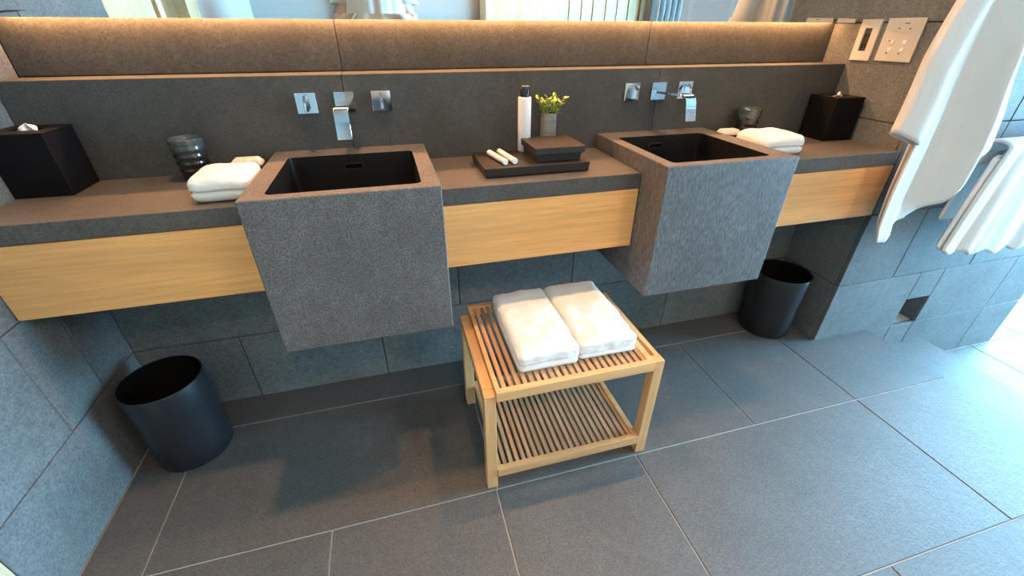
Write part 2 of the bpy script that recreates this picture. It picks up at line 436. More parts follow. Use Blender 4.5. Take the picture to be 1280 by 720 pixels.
# slatted door on the wall behind the camera
d2 = box('door_2', M['cream_wood'], 1.0, 1.812, YBK + .001, YBK + .034, 0.002, 2.3, origin=(1.4, YBK + .01, 0)); struct(d2)
sx = [1.816, 1.946, 2.063, 2.2, 2.321, 2.443, 2.567]
for a, b_ in zip(sx, sx[1:]):
    box('door_slat', M['cream_wood'], a + .006, b_ - .006, YBK + .012, YBK + .034, -.10, 2.3, d2, bev=.002)
box('door_backing', M['brown_wood'], 1.813, 2.567, YBK + .001, YBK + .010, -.10, 2.3, d2)
box('door_jamb', M['brown_wood'], .94, .999, YBK + .001, YBK + .06, 0.002, 2.36, d2, bev=.002)
box('door_jamb', M['brown_wood'], 2.568, 2.69, YBK + .001, YBK + .06, LOW + .002, 2.36, d2, bev=.002)
struct(box('trim_1', M['brown_wood'], -.286, -.05, YBK + .001, YBK + .05, .001, CEIL - .001, bev=.002))

def window(name, x0, x1, y0, y1, z0, z1, axis, npane, t=.05, glass='glass'):
    """frame bars with sill and glass panes; axis 0: runs along x, 1: along y"""
    root = empty(name, ((x0 + x1) / 2, (y0 + y1) / 2, z0)); struct(root)
    b = t
    def bar(nm, a0, a1, c0, c1, m=M['frame_white'], d0=None, d1=None):
        if axis == 0: box(nm, m, a0, a1, d0 if d0 is not None else y0, d1 if d1 is not None else y1, c0, c1, root, bev=.003 if m is M['frame_white'] else 0)
        else: box(nm, m, d0 if d0 is not None else x0, d1 if d1 is not None else x1, a0, a1, c0, c1, root, bev=.003 if m is M['frame_white'] else 0)
    s, e = (x0, x1) if axis == 0 else (y0, y1)
    bar('window_frame', s, e, z0, z0 + b); bar('window_frame', s, e, z1 - b, z1)
    step = (e - s - b) / npane
    for i in range(npane + 1): bar('window_frame', s + i * step, s + i * step + b, z0 + b + .001, z1 - b - .001)
    mid = ((y0 + y1) / 2) if axis == 0 else ((x0 + x1) / 2)
    for i in range(npane):
        bar('pane', s + i * step + b + .001, s + (i + 1) * step - .001, z0 + b + .001, z1 - b - .001, M[glass], mid - .003, mid + .003)
    return root
window('window_1', 2.99, 4.70, YBK - .10, YBK - .02, LOW + .002, 2.3, 0, 1, glass='dimming')
struct(boxes('wall_window', M['white_wall'], [(2.981, XW, YBK - .15, YBK, 2.301, CEIL), (4.701, XW, YBK - .15, YBK, LOW, 2.3)]))
window('window_2', XW + .02, XW + .08, -.9, 5.39, LOW + .002, 2.3, 1, 5)
struct(boxes('wall_outer', M['white_wall'], [(XW, XW + .12, YBK, 5.4, 2.301, CEIL), (XW, XW + .12, YBK, -.901, LOW, 2.3)]))

# curtain beside the window (parametric folds)
def sheet(name, m, fn, nu, nv, parent=None, origin=None, thick=.003, smooth=True, sub=0):
    bm = bmesh.new()
    V = [[bm.verts.new(fn(i / nu, j / nv)) for i in range(nu + 1)] for j in range(nv + 1)]
    for j in range(nv):
        for i in range(nu): bm.faces.new((V[j][i], V[j][i + 1], V[j + 1][i + 1], V[j + 1][i]))
    o = link(name, me_of(bm, name, False), m, parent, origin, smooth=smooth)
    s = o.modifiers.new('thickness', 'SOLIDIFY'); s.thickness = thick; s.offset = 0
    if sub:
        q = o.modifiers.new('sub', 'SUBSURF'); q.levels = q.render_levels = sub
    return o
def cfn(u, v):
    return (2.70 + .28 * u, YBK + .12 + .035 * math.sin(u * 2 * math.pi * 4.5), LOW + .02 + v * (CEIL - LOW - .06))
tag(sheet('curtain', M['curtain'], cfn, 60, 8), 'pale grey curtain gathered beside the bright window, seen in mirror', 'curtain')

# downlights (real lamps above the vanity)
for i, (x_, y_) in enumerate(DOWN + ROOM):
    t = empty('ceiling_downlight', (x_, y_, CEIL - .012))
    tag(t, ['small round recessed ceiling downlight above the left basin', 'small round recessed ceiling downlight above the right basin', 'small round recessed ceiling downlight behind the photographer', 'small round recessed ceiling downlight in front of the slatted door'][i], 'ceiling light', 'recessed ceiling downlights')
    lathe('trim_ring', M['white_plastic'], x_, y_, [(.034, CEIL - .001), (.034, CEIL - .012), (.048, CEIL - .012), (.048, CEIL - .001)], t, 32)
    lathe('lens', M['lamp'], x_, y_, [(0, CEIL - .004), (.033, CEIL - .004)], t, 32)

# ------------------------------------------------------------------ vanity: counters, drawers, sinks
def counter(x0, x1, label):
    o = box('stone_countertop', M['counter'], x0 + .0012, x1 - .0012, YC, YB - .0005, .8225, ZC, bev=.0015)
    tag(o, label, 'countertop', 'stone countertop slabs')
counter(XL + .001, -.3522, 'dark stone countertop left of the left basin, under the left tissue box')
counter(.1046, .7352, 'dark stone countertop between the two basins, carrying the dark tray')
counter(1.1868, XR - .001, 'dark stone countertop right of the right basin, under the right tissue box')
def drawer(x0, x1, label):
    t = empty('vanity_cabinet', ((x0 + x1) / 2, YC, .6246)); tag(t, label, 'cabinet', 'oak drawer cabinets under the counter')
    box('drawer_front', M['wood_x'], x0 + .0025, x1 - .0025, YC + .001, YC + .020, .6246, .8205, t, bev=.001)
    boxes('drawer_box', M['cream_wood'], [(x0 + .01, x0 + .022, YC + .0202, 1.44, .64, .80), (x1 - .022, x1 - .01, YC + .0202, 1.44, .64, .80),
                                     (x0 + .0221, x1 - .0221, 1.428, 1.44, .64, .80), (x0 + .0221, x1 - .0221, YC + .0202, 1.4279, .64, .65)], t)
drawer(XL, -.3522, 'oak drawer cabinet left of the left basin, reaching the left wall')
drawer(.1046, .7352, 'oak drawer cabinet between the two basins, above the slatted stool')
drawer(1.1868, XR, 'oak drawer cabinet right of the right basin, above the right wastebasket')

def rrect(x0, x1, y0, y1, r, n=5):
    pts = []
    for cx, cy, a0 in ((x1 - r, y1 - r, 0), (x0 + r, y1 - r, 90), (x0 + r, y0 + r, 180), (x1 - r, y0 + r, 270)):
        for k in range(n + 1):
            a = R(a0 + 90 * k / n); pts.append((cx + r * math.cos(a), cy + r * math.sin(a)))
    return pts
def sink(x0, x1, ix0, ix1, label, m):
    t = empty('stone_basin', ((x0 + x1) / 2, 1.27, .4951)); tag(t, label, 'sink', 'square stone basins')
    bm = bmesh.new(); y0, y1, z0, z1 = 1.0328, YL - .0005, .4951, .9225
    y1t = YB - .0005
    inner = rrect(ix0, ix1, 1.066, 1.411, .016)
    n = len(inner); per = n // 4
    # outer rim loop matched to the inner loop (corner groups collapse to the corner)
    oc = [(x1, y1t), (x0, y1t), (x0, y0), (x1, y0)]
    ov = [bm.verts.new((*c, z1)) for c in oc]
    iv = [bm.verts.new((*p, z1)) for p in inner]
    for q in range(4):
        g = iv[q * per:(q + 1) * per]
        for a, b_ in zip(g, g[1:]): bm.faces.new((ov[q], b_, a))
        bm.faces.new((ov[q], ov[(q + 1) % 4], iv[((q + 1) * per) % n], g[-1]))
    # outer shell; the part under the counter steps back in line with the wall tiles
    prof = [(y0, z1), (y0, z0), (y1, z0), (y1, .8205), (y1t, .8205), (y1t, z1)]
    A = [bm.verts.new((x0, a, b_)) for a, b_ in prof]; B = [bm.verts.new((x1, a, b_)) for a, b_ in prof]
    bm.faces.new(A); bm.faces.new(B)
    for i in range(len(prof) - 1): bm.faces.new((A[i], A[i + 1], B[i + 1], B[i]))
    bmesh.ops.remove_doubles(bm, verts=bm.verts[:], dist=1e-5)
    o = link('basin_body', me_of(bm), m, t); bv = o.modifiers.new('bevel', 'BEVEL'); bv.width = .003; bv.segments = 2; bv.limit_method = 'ANGLE'; bv.angle_limit = R(40)
    # bowl
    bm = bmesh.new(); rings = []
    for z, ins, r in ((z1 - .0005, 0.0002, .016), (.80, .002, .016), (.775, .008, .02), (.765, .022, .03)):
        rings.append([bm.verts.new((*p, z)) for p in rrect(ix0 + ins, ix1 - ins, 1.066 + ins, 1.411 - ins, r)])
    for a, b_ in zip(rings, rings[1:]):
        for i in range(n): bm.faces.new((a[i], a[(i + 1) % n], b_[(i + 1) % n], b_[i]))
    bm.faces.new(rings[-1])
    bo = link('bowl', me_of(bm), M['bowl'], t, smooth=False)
    bmesh_flip(bo)
    cx = (ix0 + ix1) / 2
    lathe('drain', M['chrome'], cx, 1.24, [(0, .768), (.018, .769), (.022, .7675), (.022, .766)], t, 32)
    # overflow: slot with a raised rim on the bowl's rear face
    ocx = (x0 + x1) / 2 + .003 if x0 < 0 else (x0 + x1) / 2 - .03
    bm = bmesh.new(); P = rrect(ocx - .031, ocx + .031, .876, .897, .0095, 6); Q = rrect(ocx - .026, ocx + .026, .880, .893, .006, 6)
    a = [bm.verts.new((x, 1.4095, z)) for x, z in P]; b_ = [bm.verts.new((x, 1.406, z)) for x, z in P]
    c = [bm.verts.new((x, 1.406, z)) for x, z in Q]; d = [bm.verts.new((x, 1.4085, z)) for x, z in Q]
    k = len(P)
    for i in range(k):
        j = (i + 1) % k
        bm.faces.new((a[i], a[j], b_[j], b_[i])); bm.faces.new((b_[i], b_[j], c[j], c[i])); bm.faces.new((c[i], c[j], d[j], d[i]))
    rim = link('overflow', me_of(bm), M['dark_metal'], t)
    box('overflow_hole', M['inside'], ocx - .027, ocx + .027, 1.4086, 1.4092, .879, .894, rim)
    return t
def bmesh_flip(o):
    me = o.data; bm = bmesh.new(); bm.from_mesh(me)
    bmesh.ops.reverse_faces(bm, faces=bm.faces[:]); bm.to_mesh(me); bm.free()
sink(-.3522, .1046, -.300, .060, 'square dark stone basin on the left, with speckled front face', M['sink'])
sink(.7352, 1.1868, .772, 1.112, 'square dark stone basin on the right, with vertically streaked front face', M['sink2'])

# ------------------------------------------------------------------ mirror with bevelled lower edge
mr = empty('wall_mirror', (.417, 1.56, 1.273)); tag(mr, 'wide frameless mirror spanning the wall above the stone ledge', 'mirror')
ym, zm, zbv, MT = 1.503, 1.273, 1.2875, 2.25
box('mirror_glass', M['mirror'], XL + .001, XR - .001, ym, ym + .005, zbv, MT, mr)
bm = bmesh.new()
v = [bm.verts.new(p) for p in ((XL + .001, ym + .0006, zm), (XR - .001, ym + .0006, zm), (XR - .001, ym, zbv), (XL + .001, ym, zbv),
                               (XL + .001, ym + .005, zm), (XR - .001, ym + .005, zm), (XR - .001, ym + .005, zbv), (XL + .001, ym + .005, zbv))]
for f in ((0, 1, 2, 3), (4, 7, 6, 5), (0, 4, 5, 1), (0, 3, 7, 4), (1, 5, 6, 2)): bm.faces.new([v[i] for i in f])
link('bevelled_edge', me_of(bm), M['mirror'], mr)
box('backing_box', M['brown_wood'], XL + .002, XR - .002, ym + .0055, YU - .001, 1.305, MT - .01, mr)
box('led_strip', M['led'], XL + .05, XR - .05, 1.589, 1.603, 1.298, 1.3045, mr)

# ------------------------------------------------------------------ taps
def blade_bm(cx, y0, y1, z0, z1, t):
    bm = bmesh.new(); addbox(bm, cx - t, cx + t, y0, y1, z0, z1); return bm
def spout_plate(cx, label):
    t = empty('wall_spout', (cx, YB, 1.029)); tag(t, label, 'tap', 'chrome waterfall spouts')
    box('wall_plate', M['chrome'], cx - .029, cx + .029, YB - .010, YB - .0006, 1.030, 1.088, t, bev=.001)
    pr_ = [(YB - .0105, 1.058), (1.40, 1.061), (1.335, 1.0640), (1.315, 1.0625), (1.303, 1.056), (1.297, 1.044), (1.291, 1.022), (1.283, .990)]
    bm = bmesh.new(); h = .0042; rows = []
    for i, (y, z) in enumerate(pr_):
        a = Vector(pr_[max(0, i - 1)]); b_ = Vector(pr_[min(len(pr_) - 1, i + 1)]); d = (b_ - a).normalized(); n_ = Vector((-d.y, d.x))
        rows.append([bm.verts.new((cx + sx_ * .019, y + s * n_.x * h, z + s * n_.y * h)) for sx_, s in ((-1, -1), (1, -1), (1, 1), (-1, 1))])
    for a, b_ in zip(rows, rows[1:]):
        for i in range(4): bm.faces.new((a[i], a[(i + 1) % 4], b_[(i + 1) % 4], b_[i]))
    bm.faces.new(rows[0]); bm.faces.new(rows[-1][::-1])
    o = link('spout', me_of(bm), M['chrome'], t, bev=.0008); sharp_smooth(o, 40)
    return t
def tap_handle(cx, label):
    t = empty('tap_handle', (cx, YB, 1.029)); tag(t, label, 'tap', 'square chrome tap handles')
    box('wall_plate', M['chrome'], cx - .029, cx + .029, YB - .010, YB - .0006, 1.030, 1.088, t, bev=.001)
    bm = bmesh.new()
    pts = [(YB - .0105, 1.036), (YB - .0105, 1.083), (YB - .028, 1.081), (YB - .045, 1.066), (YB - .048, 1.040)]
    A = [bm.verts.new((cx - .004, *p)) for p in pts]; B = [bm.verts.new((cx + .004, *p)) for p in pts]
    bm.faces.new(A); bm.faces.new(B[::-1])
    for i in range(len(pts)): bm.faces.new((A[i], A[(i + 1) % 5], B[(i + 1) % 5], B[i]))
    link('lever', me_of(bm), M['chrome'], t, bev=.0015)
spout_plate(-.1195, 'chrome waterfall spout on a square plate above the left basin')
spout_plate(.960, 'chrome waterfall spout on a square plate above the right basin')
tap_handle(-.2285, 'square chrome tap handle left of the spout above the left basin')
tap_handle(-.011, 'square chrome tap handle right of the spout above the left basin')
tap_handle(.853, 'square chrome tap handle left of the spout above the right basin')
tap_handle(1.069, 'square chrome tap handle right of the spout above the right basin')

# ------------------------------------------------------------------ switch plates on the right wall
t = empty('power_outlet', (XR, 1.44, 1.150)); tag(t, 'narrow off-white outlet plate with black socket, next to the mirror', 'outlet')
boxes('plate', M['plate'], [(XR - .008, XR - .0006, 1.41, 1.437, 1.150, 1.284), (XR - .008, XR - .0006, 1.466, 1.488, 1.150, 1.284),
                            (XR - .008, XR - .0006, 1.437, 1.466, 1.150, 1.181), (XR - .008, XR - .0006, 1.437, 1.466, 1.256, 1.284)], t)
sk = box('socket', M['socket'], XR - .003, XR - .0006, 1.4375, 1.4655, 1.1815, 1.2555, t)
for z in (1.197, 1.233):
    boxes('socket_hole', M['inside'], [(XR - .0037, XR - .003, 1.444, 1.4465, z - .006, z + .006), (XR - .0037, XR - .003, 1.4565, 1.459, z - .006, z + .006)], sk)
    box('socket_screw', M['chrome'], XR - .0036, XR - .003, 1.450, 1.453, z - .013, z - .010, sk)
t = empty('light_switch_panel', (XR, 1.325, 1.152)); tag(t, 'wide off-white switch panel with four small buttons, next to the robe', 'light switch')
pl = box('plate', M['plate'], XR - .008, XR - .0006, 1.2595, 1.388, 1.152, 1.286, t, bev=.0015)
for y in (1.345, 1.302):
    for z in (1.190, 1.214): box('button', M['white_plastic'], XR - .0105, XR - .008, y - .006, y + .006, z - .006, z + .006, t, bev=.0008)
for y, z in ((1.352, 1.178), (1.308, 1.178), (1.356, 1.216), (1.340, 1.255), (1.302, 1.254)):
    box('indicator', M['socket'], XR - .0086, XR - .008, y - .0022, y + .0022, z - .0022, z + .0022, t)
box('indicator', M['socket'], XR - .0086, XR - .008, 1.309, 1.326, 1.269, 1.2715, t)

# ------------------------------------------------------------------ soft goods
def towel_mesh(x0, x1, y0, y1, z0, z1, r, creases, res=.006, amp=.002, seed=0, pinch=.009, sag=0.0, taper=(0, 0), bulge=0, slope=0):
    """folded towel: rounded block with pinched fold lines"""
    cx, cy = (x0 + x1) / 2, (y0 + y1) / 2; hx, hy, hz = (x1 - x0) / 2, (y1 - y0) / 2, (z1 - z0) / 2; cz = (z0 + z1) / 2
    nx, ny, nz = max(4, int(2 * hx / res)), max(4, int(2 * hy / res)), max(8, int(2 * hz / res * 2))
    bm = bmesh.new(); cache = {}
    def P(i, j, k):
        key = (i, j, k)
        if key in cache: return cache[key]
        p = Vector((-hx + 2 * hx * i / nx, -hy + 2 * hy * j / ny, -hz + 2 * hz * k / nz))
        q = Vector((max(-hx + r, min(hx - r, p.x)), max(-hy + r, min(hy - r, p.y)), max(-hz + r, min(hz - r, p.z))))
        d = p - q
        if d.length > 1e-9: p = q + d.normalized() * min(r, max(abs(d.x), abs(d.y), abs(d.z)))
        for c in creases:
            zc_ = -hz + 2 * hz * c + (taper[0] * p.x + taper[1] * p.y)
            g = math.exp(-((p.z - zc_) / (hz * .10)) ** 2) * pinch
            ex = max(0, (abs(p.x) - (hx - .03)) / .03); ey = max(0, (abs(p.y) - (hy - .03)) / .03)
            p.x -= math.copysign(g * ex, p.x); p.y -= math.copysign(g * ey, p.y)
        w_ = Vector((p.x + cx, p.y + cy, p.z + cz))
        f = (p.z + hz) / (2 * hz)
        nn = noise.noise_vector(w_ * 22 + Vector((seed * 7, 3, 1))) * amp + noise.noise_vector(w_ * 90 + Vector((seed, 0, 5))) * amp * .5
        w_ += nn * (f if f < .3 else 1) 
        w_.z -= sag * f * ((p.x / hx) ** 2 * .5 + (p.y / hy) ** 2 * .5) * 2 * hz + slope * f * p.y
        w_.z = max(w_.z, z0)
        cache[key] = bm.verts.new(w_); return cache[key]
    for i in range(nx):
        for j in range(ny):
            bm.faces.new((P(i, j, 0), P(i, j + 1, 0), P(i + 1, j + 1, 0), P(i + 1, j, 0))); bm.faces.new((P(i, j, nz), P(i + 1, j, nz), P(i + 1, j + 1, nz), P(i, j + 1, nz)))
    for i in range(nx):
        for k in range(nz):
            bm.faces.new((P(i, 0, k), P(i + 1, 0, k), P(i + 1, 0, k + 1), P(i, 0, k + 1))); bm.faces.new((P(i, ny, k), P(i, ny, k + 1), P(i + 1, ny, k + 1), P(i + 1, ny, k)))
    for j in range(ny):
        for k in range(nz):
            bm.faces.new((P(0, j, k), P(0, j, k + 1), P(0, j + 1, k + 1), P(0, j + 1, k))); bm.faces.new((P(nx, j, k), P(nx, j + 1, k), P(nx, j + 1, k + 1), P(nx, j, k + 1)))
    return me_of(bm)

# ------------------------------------------------------------------ slatted stool
SB = .405    # height of tray rails
st = empty('slatted_stool', (.42, 1.03, 0)); tag(st, 'light wooden slatted stool with lower shelf, carrying two folded towels', 'stool')
def leg(x, y): box('leg', M['st_z'], x, x + .033, y, y + .033, 0, .398 if x < .3 else .4065, st, bev=.0018)
for y in (.820, 1.189):
    leg(.148, y); leg(.667, y)
box('end_rail', M['st_y'], .149, .180, .8535, 1.1885, .362, .3985, st, bev=.0018)
box('end_rail', M['st_y'], .684, .699, .8535, 1.1885, .362, .4055, st, bev=.0018)
def rack(name, x0, x1, y0, y1, zt, h, sd, ym_=None):
    bl = [(x0, x1, y0, y0 + .019, zt - h, zt), (x0, x1, y1 - .019, y1, zt - h, zt), (x0, x0 + .013, y0 + .0191, y1 - .0191, zt - h * .6, zt), (x1 - .019, x1, y0 + .0191, y1 - .0191, zt - h * .6, zt)]
    fr = boxes(name, M['st_x'], bl, st, bev=.0018)
    a, b_ = x0 + .013, x1 - .019; n_ = 22; pitch = (b_ - a) / n_
    for i in range(n_):
        xa = a + pitch * i + pitch * .43
        if i == n_ - 1 and False: continue
        box('slat', M['slat'], xa, xa + pitch * .57, y0 + .0192, y1 - .0192, zt - sd - .010, zt - sd, fr)
rack('seat_frame', .1815, .6665, .8165, 1.262, .4105, .034, .005)
rack('shelf_frame', .1815, .6665, .8165, 1.222, .086, .034, .004)
st_front = box('front_rail', M['st_x'], .6665, .6835, .8165, .8198, .3765, .4105, st)

def place_towel(name, mesh, m, label, cat, group=None, rot=0, origin=None):
    o = link(name, mesh, m, None, origin, smooth=True); tag(o, label, cat, group)
    o.rotation_euler.z = R(rot); return o
place_towel('folded_bath_towel', towel_mesh(.262, .447, .874, 1.222, SB + .001, SB + .074, .016, [.36], seed=1, sag=.14, amp=.0035, pinch=.013), M['terry'], 'white folded bath towel on the left half of the stool', 'towel', 'folded bath towels on the stool')
place_towel('folded_bath_towel', towel_mesh(.450, .638, .882, 1.228, SB + .001, SB + .072, .016, [.34], seed=2, sag=.14, amp=.0035, pinch=.013), M['terry'], 'white folded bath towel on the right half of the stool', 'towel', 'folded bath towels on the stool', rot=-.5)
place_towel('folded_hand_towel', towel_mesh(-.502, -.358, 1.195, 1.345, ZC + .0005, ZC + .070, .022, [.42], seed=3, sag=.10, amp=.002, pinch=.012), M['terry'], 'white folded hand towel left of the left basin', 'towel', 'folded hand towels beside the basins')
place_towel('folded_hand_towel', towel_mesh(1.232, 1.405, 1.215, 1.375, ZC + .0005, ZC + .070, .022, [.42], seed=4, sag=.10, amp=.002, pinch=.012), M['terry'], 'white folded hand towel right of the right basin', 'towel', 'folded hand towels beside the basins')

# ------------------------------------------------------------------ tissue boxes
def tissue_box(x0, y0, s, h, label, rot=0):
    t = empty('tissue_box', (x0 + s / 2, y0 + s / 2, ZC)); tag(t, label, 'tissue box', 'black tissue boxes')
    z1 = ZC + h; cx, cy = x0 + s / 2, y0 + s / 2
    bm = bmesh.new()
    addbox(bm, x0, x0 + s, y0, y0 + s, ZC + .0005, z1 - .006)
    link('box_body', me_of(bm), M['tissue_box'], t, bev=.002)
    bl = [(x0 - .0005, x0 + s + .0005, y0 - .0005, cy - .016, z1 - .0058, z1), (x0 - .0005, x0 + s + .0005, cy + .016, y0 + s + .0005, z1 - .0058, z1),
          (x0 - .0005, cx - .035, cy - .016, cy + .016, z1 - .0058, z1), (cx + .035, x0 + s + .0005, cy - .016, cy + .016, z1 - .0058, z1)]
    boxes('lid', M['tissue_box'], bl, t, bev=.001)
    def fn(u, v):
        a = (u - .5) * 2; w_ = .026 * (1 - .6 * v)
        return (cx + a * w_ + .004 * v, cy + .006 * math.sin(a * 5 + v * 3) * (1 - v * .3) + .010 * v * a, z1 - .004 + .019 * v * (1 - .5 * abs(a) ** 1.5))
    sheet('tissue', M['tissue'], fn, 14, 8, t, thick=.0012)
    t.rotation_euler.z = R(rot)
tissue_box(-.9565, 1.362, .129, .158, 'black square tissue box against the left wall')
tissue_box(1.654, 1.36, .128, .158, 'black square tissue box beside the right wall', rot=-3)

# ------------------------------------------------------------------ cups
def cup(cx, cy, r0, r1, h, label):
    prof = [(0, ZC + .0006), (r0 * .9, ZC + .0006), (r0, ZC + .003)]
    n_ = 26
    for i in range(1, n_ + 1):
        f = i / n_; z = ZC + .003 + (h - .006) * f
        rib = .0012 * math.sin(f * 2 * math.pi * 5.5) * (1 if .05 < f < .93 else 0)
        prof.append((r0 + (r1 - r0) * f ** .8 + rib, z))
    prof += [(r1 + .0006, ZC + h - .001), (r1 - .001, ZC + h), (r1 - .003, ZC + h - .002)]
    for f in (.8, .5, .2): prof.append(((r0 + (r1 - r0) * f) - .0035, ZC + h * f))
    prof += [(r0 - .006, ZC + .008), (0, ZC + .007)]
    o = lathe('ceramic_cup', M['glaze'], cx, cy, prof, None, 56)
    tag(o, label, 'cup', 'dark glazed ceramic cups')
cup(-.560, 1.446, .036, .0435, .116, 'dark blue-grey ribbed ceramic cup behind the left hand towel')
cup(1.343, 1.448, .034, .0425, .122, 'dark glazed ceramic cup behind the right hand towel')

# ------------------------------------------------------------------ soap on dishes
def soap(cx, cy, label1, label2, rot):
    d = link('soap_dish', me_of(rbox(cx - .045, cx + .045, cy - .030, cy + .030, ZC + .0005, ZC + .034, .006)), M['tray'], smooth=False, bev=.001)
    tag(d, label1, 'soap dish', 'dark soap dishes'); d.rotation_euler.z = R(rot)
    bm = bmesh.new(); zb = ZC + .0347
    ring = [(-.042, -.022), (.042, -.022), (.042, .022), (-.042, .022)]
    lev = [(1.0, 0), (1.0, .008), (.72, .022)]
    rows = [[bm.verts.new((cx + x * s, cy + y * s, zb + z)) for x, y in ring] for s, z in lev]
    for a, b_ in zip(rows, rows[1:]):
        for i in range(4): bm.faces.new((a[i], a[(i + 1) % 4], b_[(i + 1) % 4], b_[i]))
    bm.faces.new(rows[0][::-1]); bm.faces.new(rows[-1])
    s = link('wrapped_soap', me_of(bm), M['soap_paper'], bev=.004, seg=3); sharp_smooth(s, 60); tag(s, label2, 'soap', 'wrapped soaps'); s.rotation_euler.z = R(rot)
def rbox(x0, x1, y0, y1, z0, z1, inset):
    """block narrowing towards its base"""
    bm = bmesh.new()
    lo = [bm.verts.new(p) for p in ((x0 + inset, y0 + inset, z0), (x1 - inset, y0 + inset, z0), (x1 - inset, y1 - inset, z0), (x0 + inset, y1 - inset, z0))]
    hi = [bm.verts.new(p) for p in ((x0, y0, z1), (x1, y0, z1), (x1, y1, z1), (x0, y1, z1))]
    bm.faces.new(lo[::-1]); bm.faces.new(hi)
    for i in range(4): bm.faces.new((lo[i], lo[(i + 1) % 4], hi[(i + 1) % 4], hi[i]))
    return bm
soap(-.415, 1.425, 'small dark soap dish behind the left hand towel, beside the left basin', 'cream wrapped soap behind the left hand towel', 0)
soap(1.248, 1.425, 'small dark soap dish between right basin and right ceramic cup', 'cream wrapped soap between right basin and right ceramic cup', 0)

# ------------------------------------------------------------------ tray group
TZ = ZC + .030
bm = rbox(.252, .586, 1.219, 1.425, ZC + .003, TZ, .003)
o = link('wooden_tray', me_of(bm), M['tray'], bev=.0015); tag(o, 'flat dark wooden tray on the counter between the basins', 'tray')
box('foot', M['tray'], .275, .563, 1.24, 1.40, ZC + .0003, ZC + .0028, o)
t = empty('lidded_box', (.492, 1.32, TZ)); tag(t, 'small dark wooden box with overhanging lid on the tray', 'box')
link('box_body', me_of(rbox(.418, .566, 1.246, 1.388, TZ + .0005, TZ + .024, .003)), M['tray'], t, bev=.001)
box('lid', M['tray'], .411, .574, 1.238, 1.396, TZ + .0242, TZ + .045, t, bev=.002)
t = empty('lotion_bottle', (.427, 1.40, TZ)); tag(t, 'tall slim white bottle with black cap on the tray', 'bottle')
bx, by = .426, 1.402
lathe('bottle_body', M['white_plastic'], bx, by, [(0, TZ + .0006), (.0195, TZ + .0006), (.021, TZ + .003), (.021, 1.064), (.0200, 1.067), (.0145, 1.0675), (0, 1.0675)], t, 40)
cp = lathe('cap', M['black_plastic'], bx, by, [(0, 1.0677), (.0148, 1.0677), (.0150, 1.070), (.0150, 1.0955), (.0138, 1.097), (0, 1.097)], t, 40)
box('spout_tip', M['metal_cap'], bx - .012, bx + .010, by - .008, by + .008, 1.0972, 1.1000, cp, bev=.001)
for k, (a, b_, lb) in enumerate((((.300, 1.372, TZ + .0095), (.322, 1.245, TZ + .0095), 'white toiletry tube on the tray, the left of the pair'),
                               ((.335, 1.380, TZ + .0095), (.352, 1.247, TZ + .0095), 'white toiletry tube on the tray, the right of the pair'))):
    a = Vector(a); b_ = Vector(b_); d = (b_ - a).normalized()
    t = empty('toiletry_tube', ((a + b_) / 2)); tag(t, lb, 'tube', 'white toiletry tubes')
    bm = bmesh.new(); tube(bm, a, b_ - d * .012, .0085, .0088, 20)
    o = link('tube_body', me_of(bm), M['white_plastic'], t); sharp_smooth(o, 50)
    bm = bmesh.new(); tube(bm, b_ - d * .0118, b_, .0092, .0092, 20)
    o = link('cap', me_of(bm), M['white_plastic'], t, bev=.001); sharp_smooth(o, 50)
t = empty('plant_vase', (.527, 1.452, ZC)); tag(t, 'grey cylindrical stoneware vase with green sprigs behind the tray', 'vase')
vx, vy = .527, 1.452; VT = 1.010
lathe('vase_body', M['vase'], vx, vy, [(0, ZC + .0005), (.0245, ZC + .0005), (.0265, ZC + .004), (.0268, VT - .003), (.0255, VT), (.0235, VT - .001), (.0225, VT - .03), (0, VT - .03)], t, 40)
bm = bmesh.new(); bl = bmesh.new()
for k in range(13):
    a = k * 2.4 + random.uniform(-.3, .3); sp = random.uniform(.3, 1.0)
    base = Vector((vx + .010 * math.cos(a), vy + .010 * math.sin(a), VT - .028))
    tip = Vector((vx + .050 * sp * math.cos(a) + .004, vy + .024 * sp * math.sin(a) - .008, VT + random.uniform(.022, .050)))
    tube(bm, base, tip, .0009, .0006, 5)
    for q in range(7):
        f = .42 + .58 * q / 6; c = base.lerp(tip, f); an = a + q * 2.2
        d = Vector((math.cos(an), math.sin(an), random.uniform(.1, 1.0))).normalized(); ln = random.uniform(.017, .027)
        s = d.cross(Vector((0, 0, 1))).normalized() * ln * .27; n_ = s.cross(d).normalized() * .0012
        P = [c, c + d * ln * .35 + s, c + d * ln * .75 + s * .7, c + d * ln, c + d * ln * .75 - s * .7, c + d * ln * .35 - s]
        top_ = [bl.verts.new(p) for p in P]; mid = bl.verts.new(c + d * ln * .5 - n_)
        for i in range(6): bl.faces.new((top_[i], top_[(i + 1) % 6], mid))
link('stem', me_of(bm), M['leaf'], t)
o = link('leaves', me_of(bl, recalc=False), M['leaf'], t); o['kind'] = 'stuff'

# ------------------------------------------------------------------ wastebaskets
def wbin(cx, cy, r0, r1, h, label):
    t = empty('wastebasket', (cx, cy, 0)); tag(t, label, 'bin', 'black round wastebaskets')
    lathe('bin_body', M['bin'], cx, cy, [(r0 - .004, .001), (r0, .005)] + [(r0 + (r1 - r0) * f, .005 + (h - .008) * f) for f in (.25, .5, .75, 1)] + [(r1 - .001, h), (r1 - .0035, h)], t, 72)
    lathe('bin_lining', M['inside'], cx, cy, [(r1 - .0036, h - .0005), (r1 - .005, h - .01), (r0 - .005, .012), (0, .012)], t, 72)
wbin(-.797, 1.249, .110, .1125, .315, 'black round wastebasket under the left drawer by the left wall')
wbin(1.645, 1.317, .108, .1175, .310, 'black round wastebasket under the right drawer by the right wall')

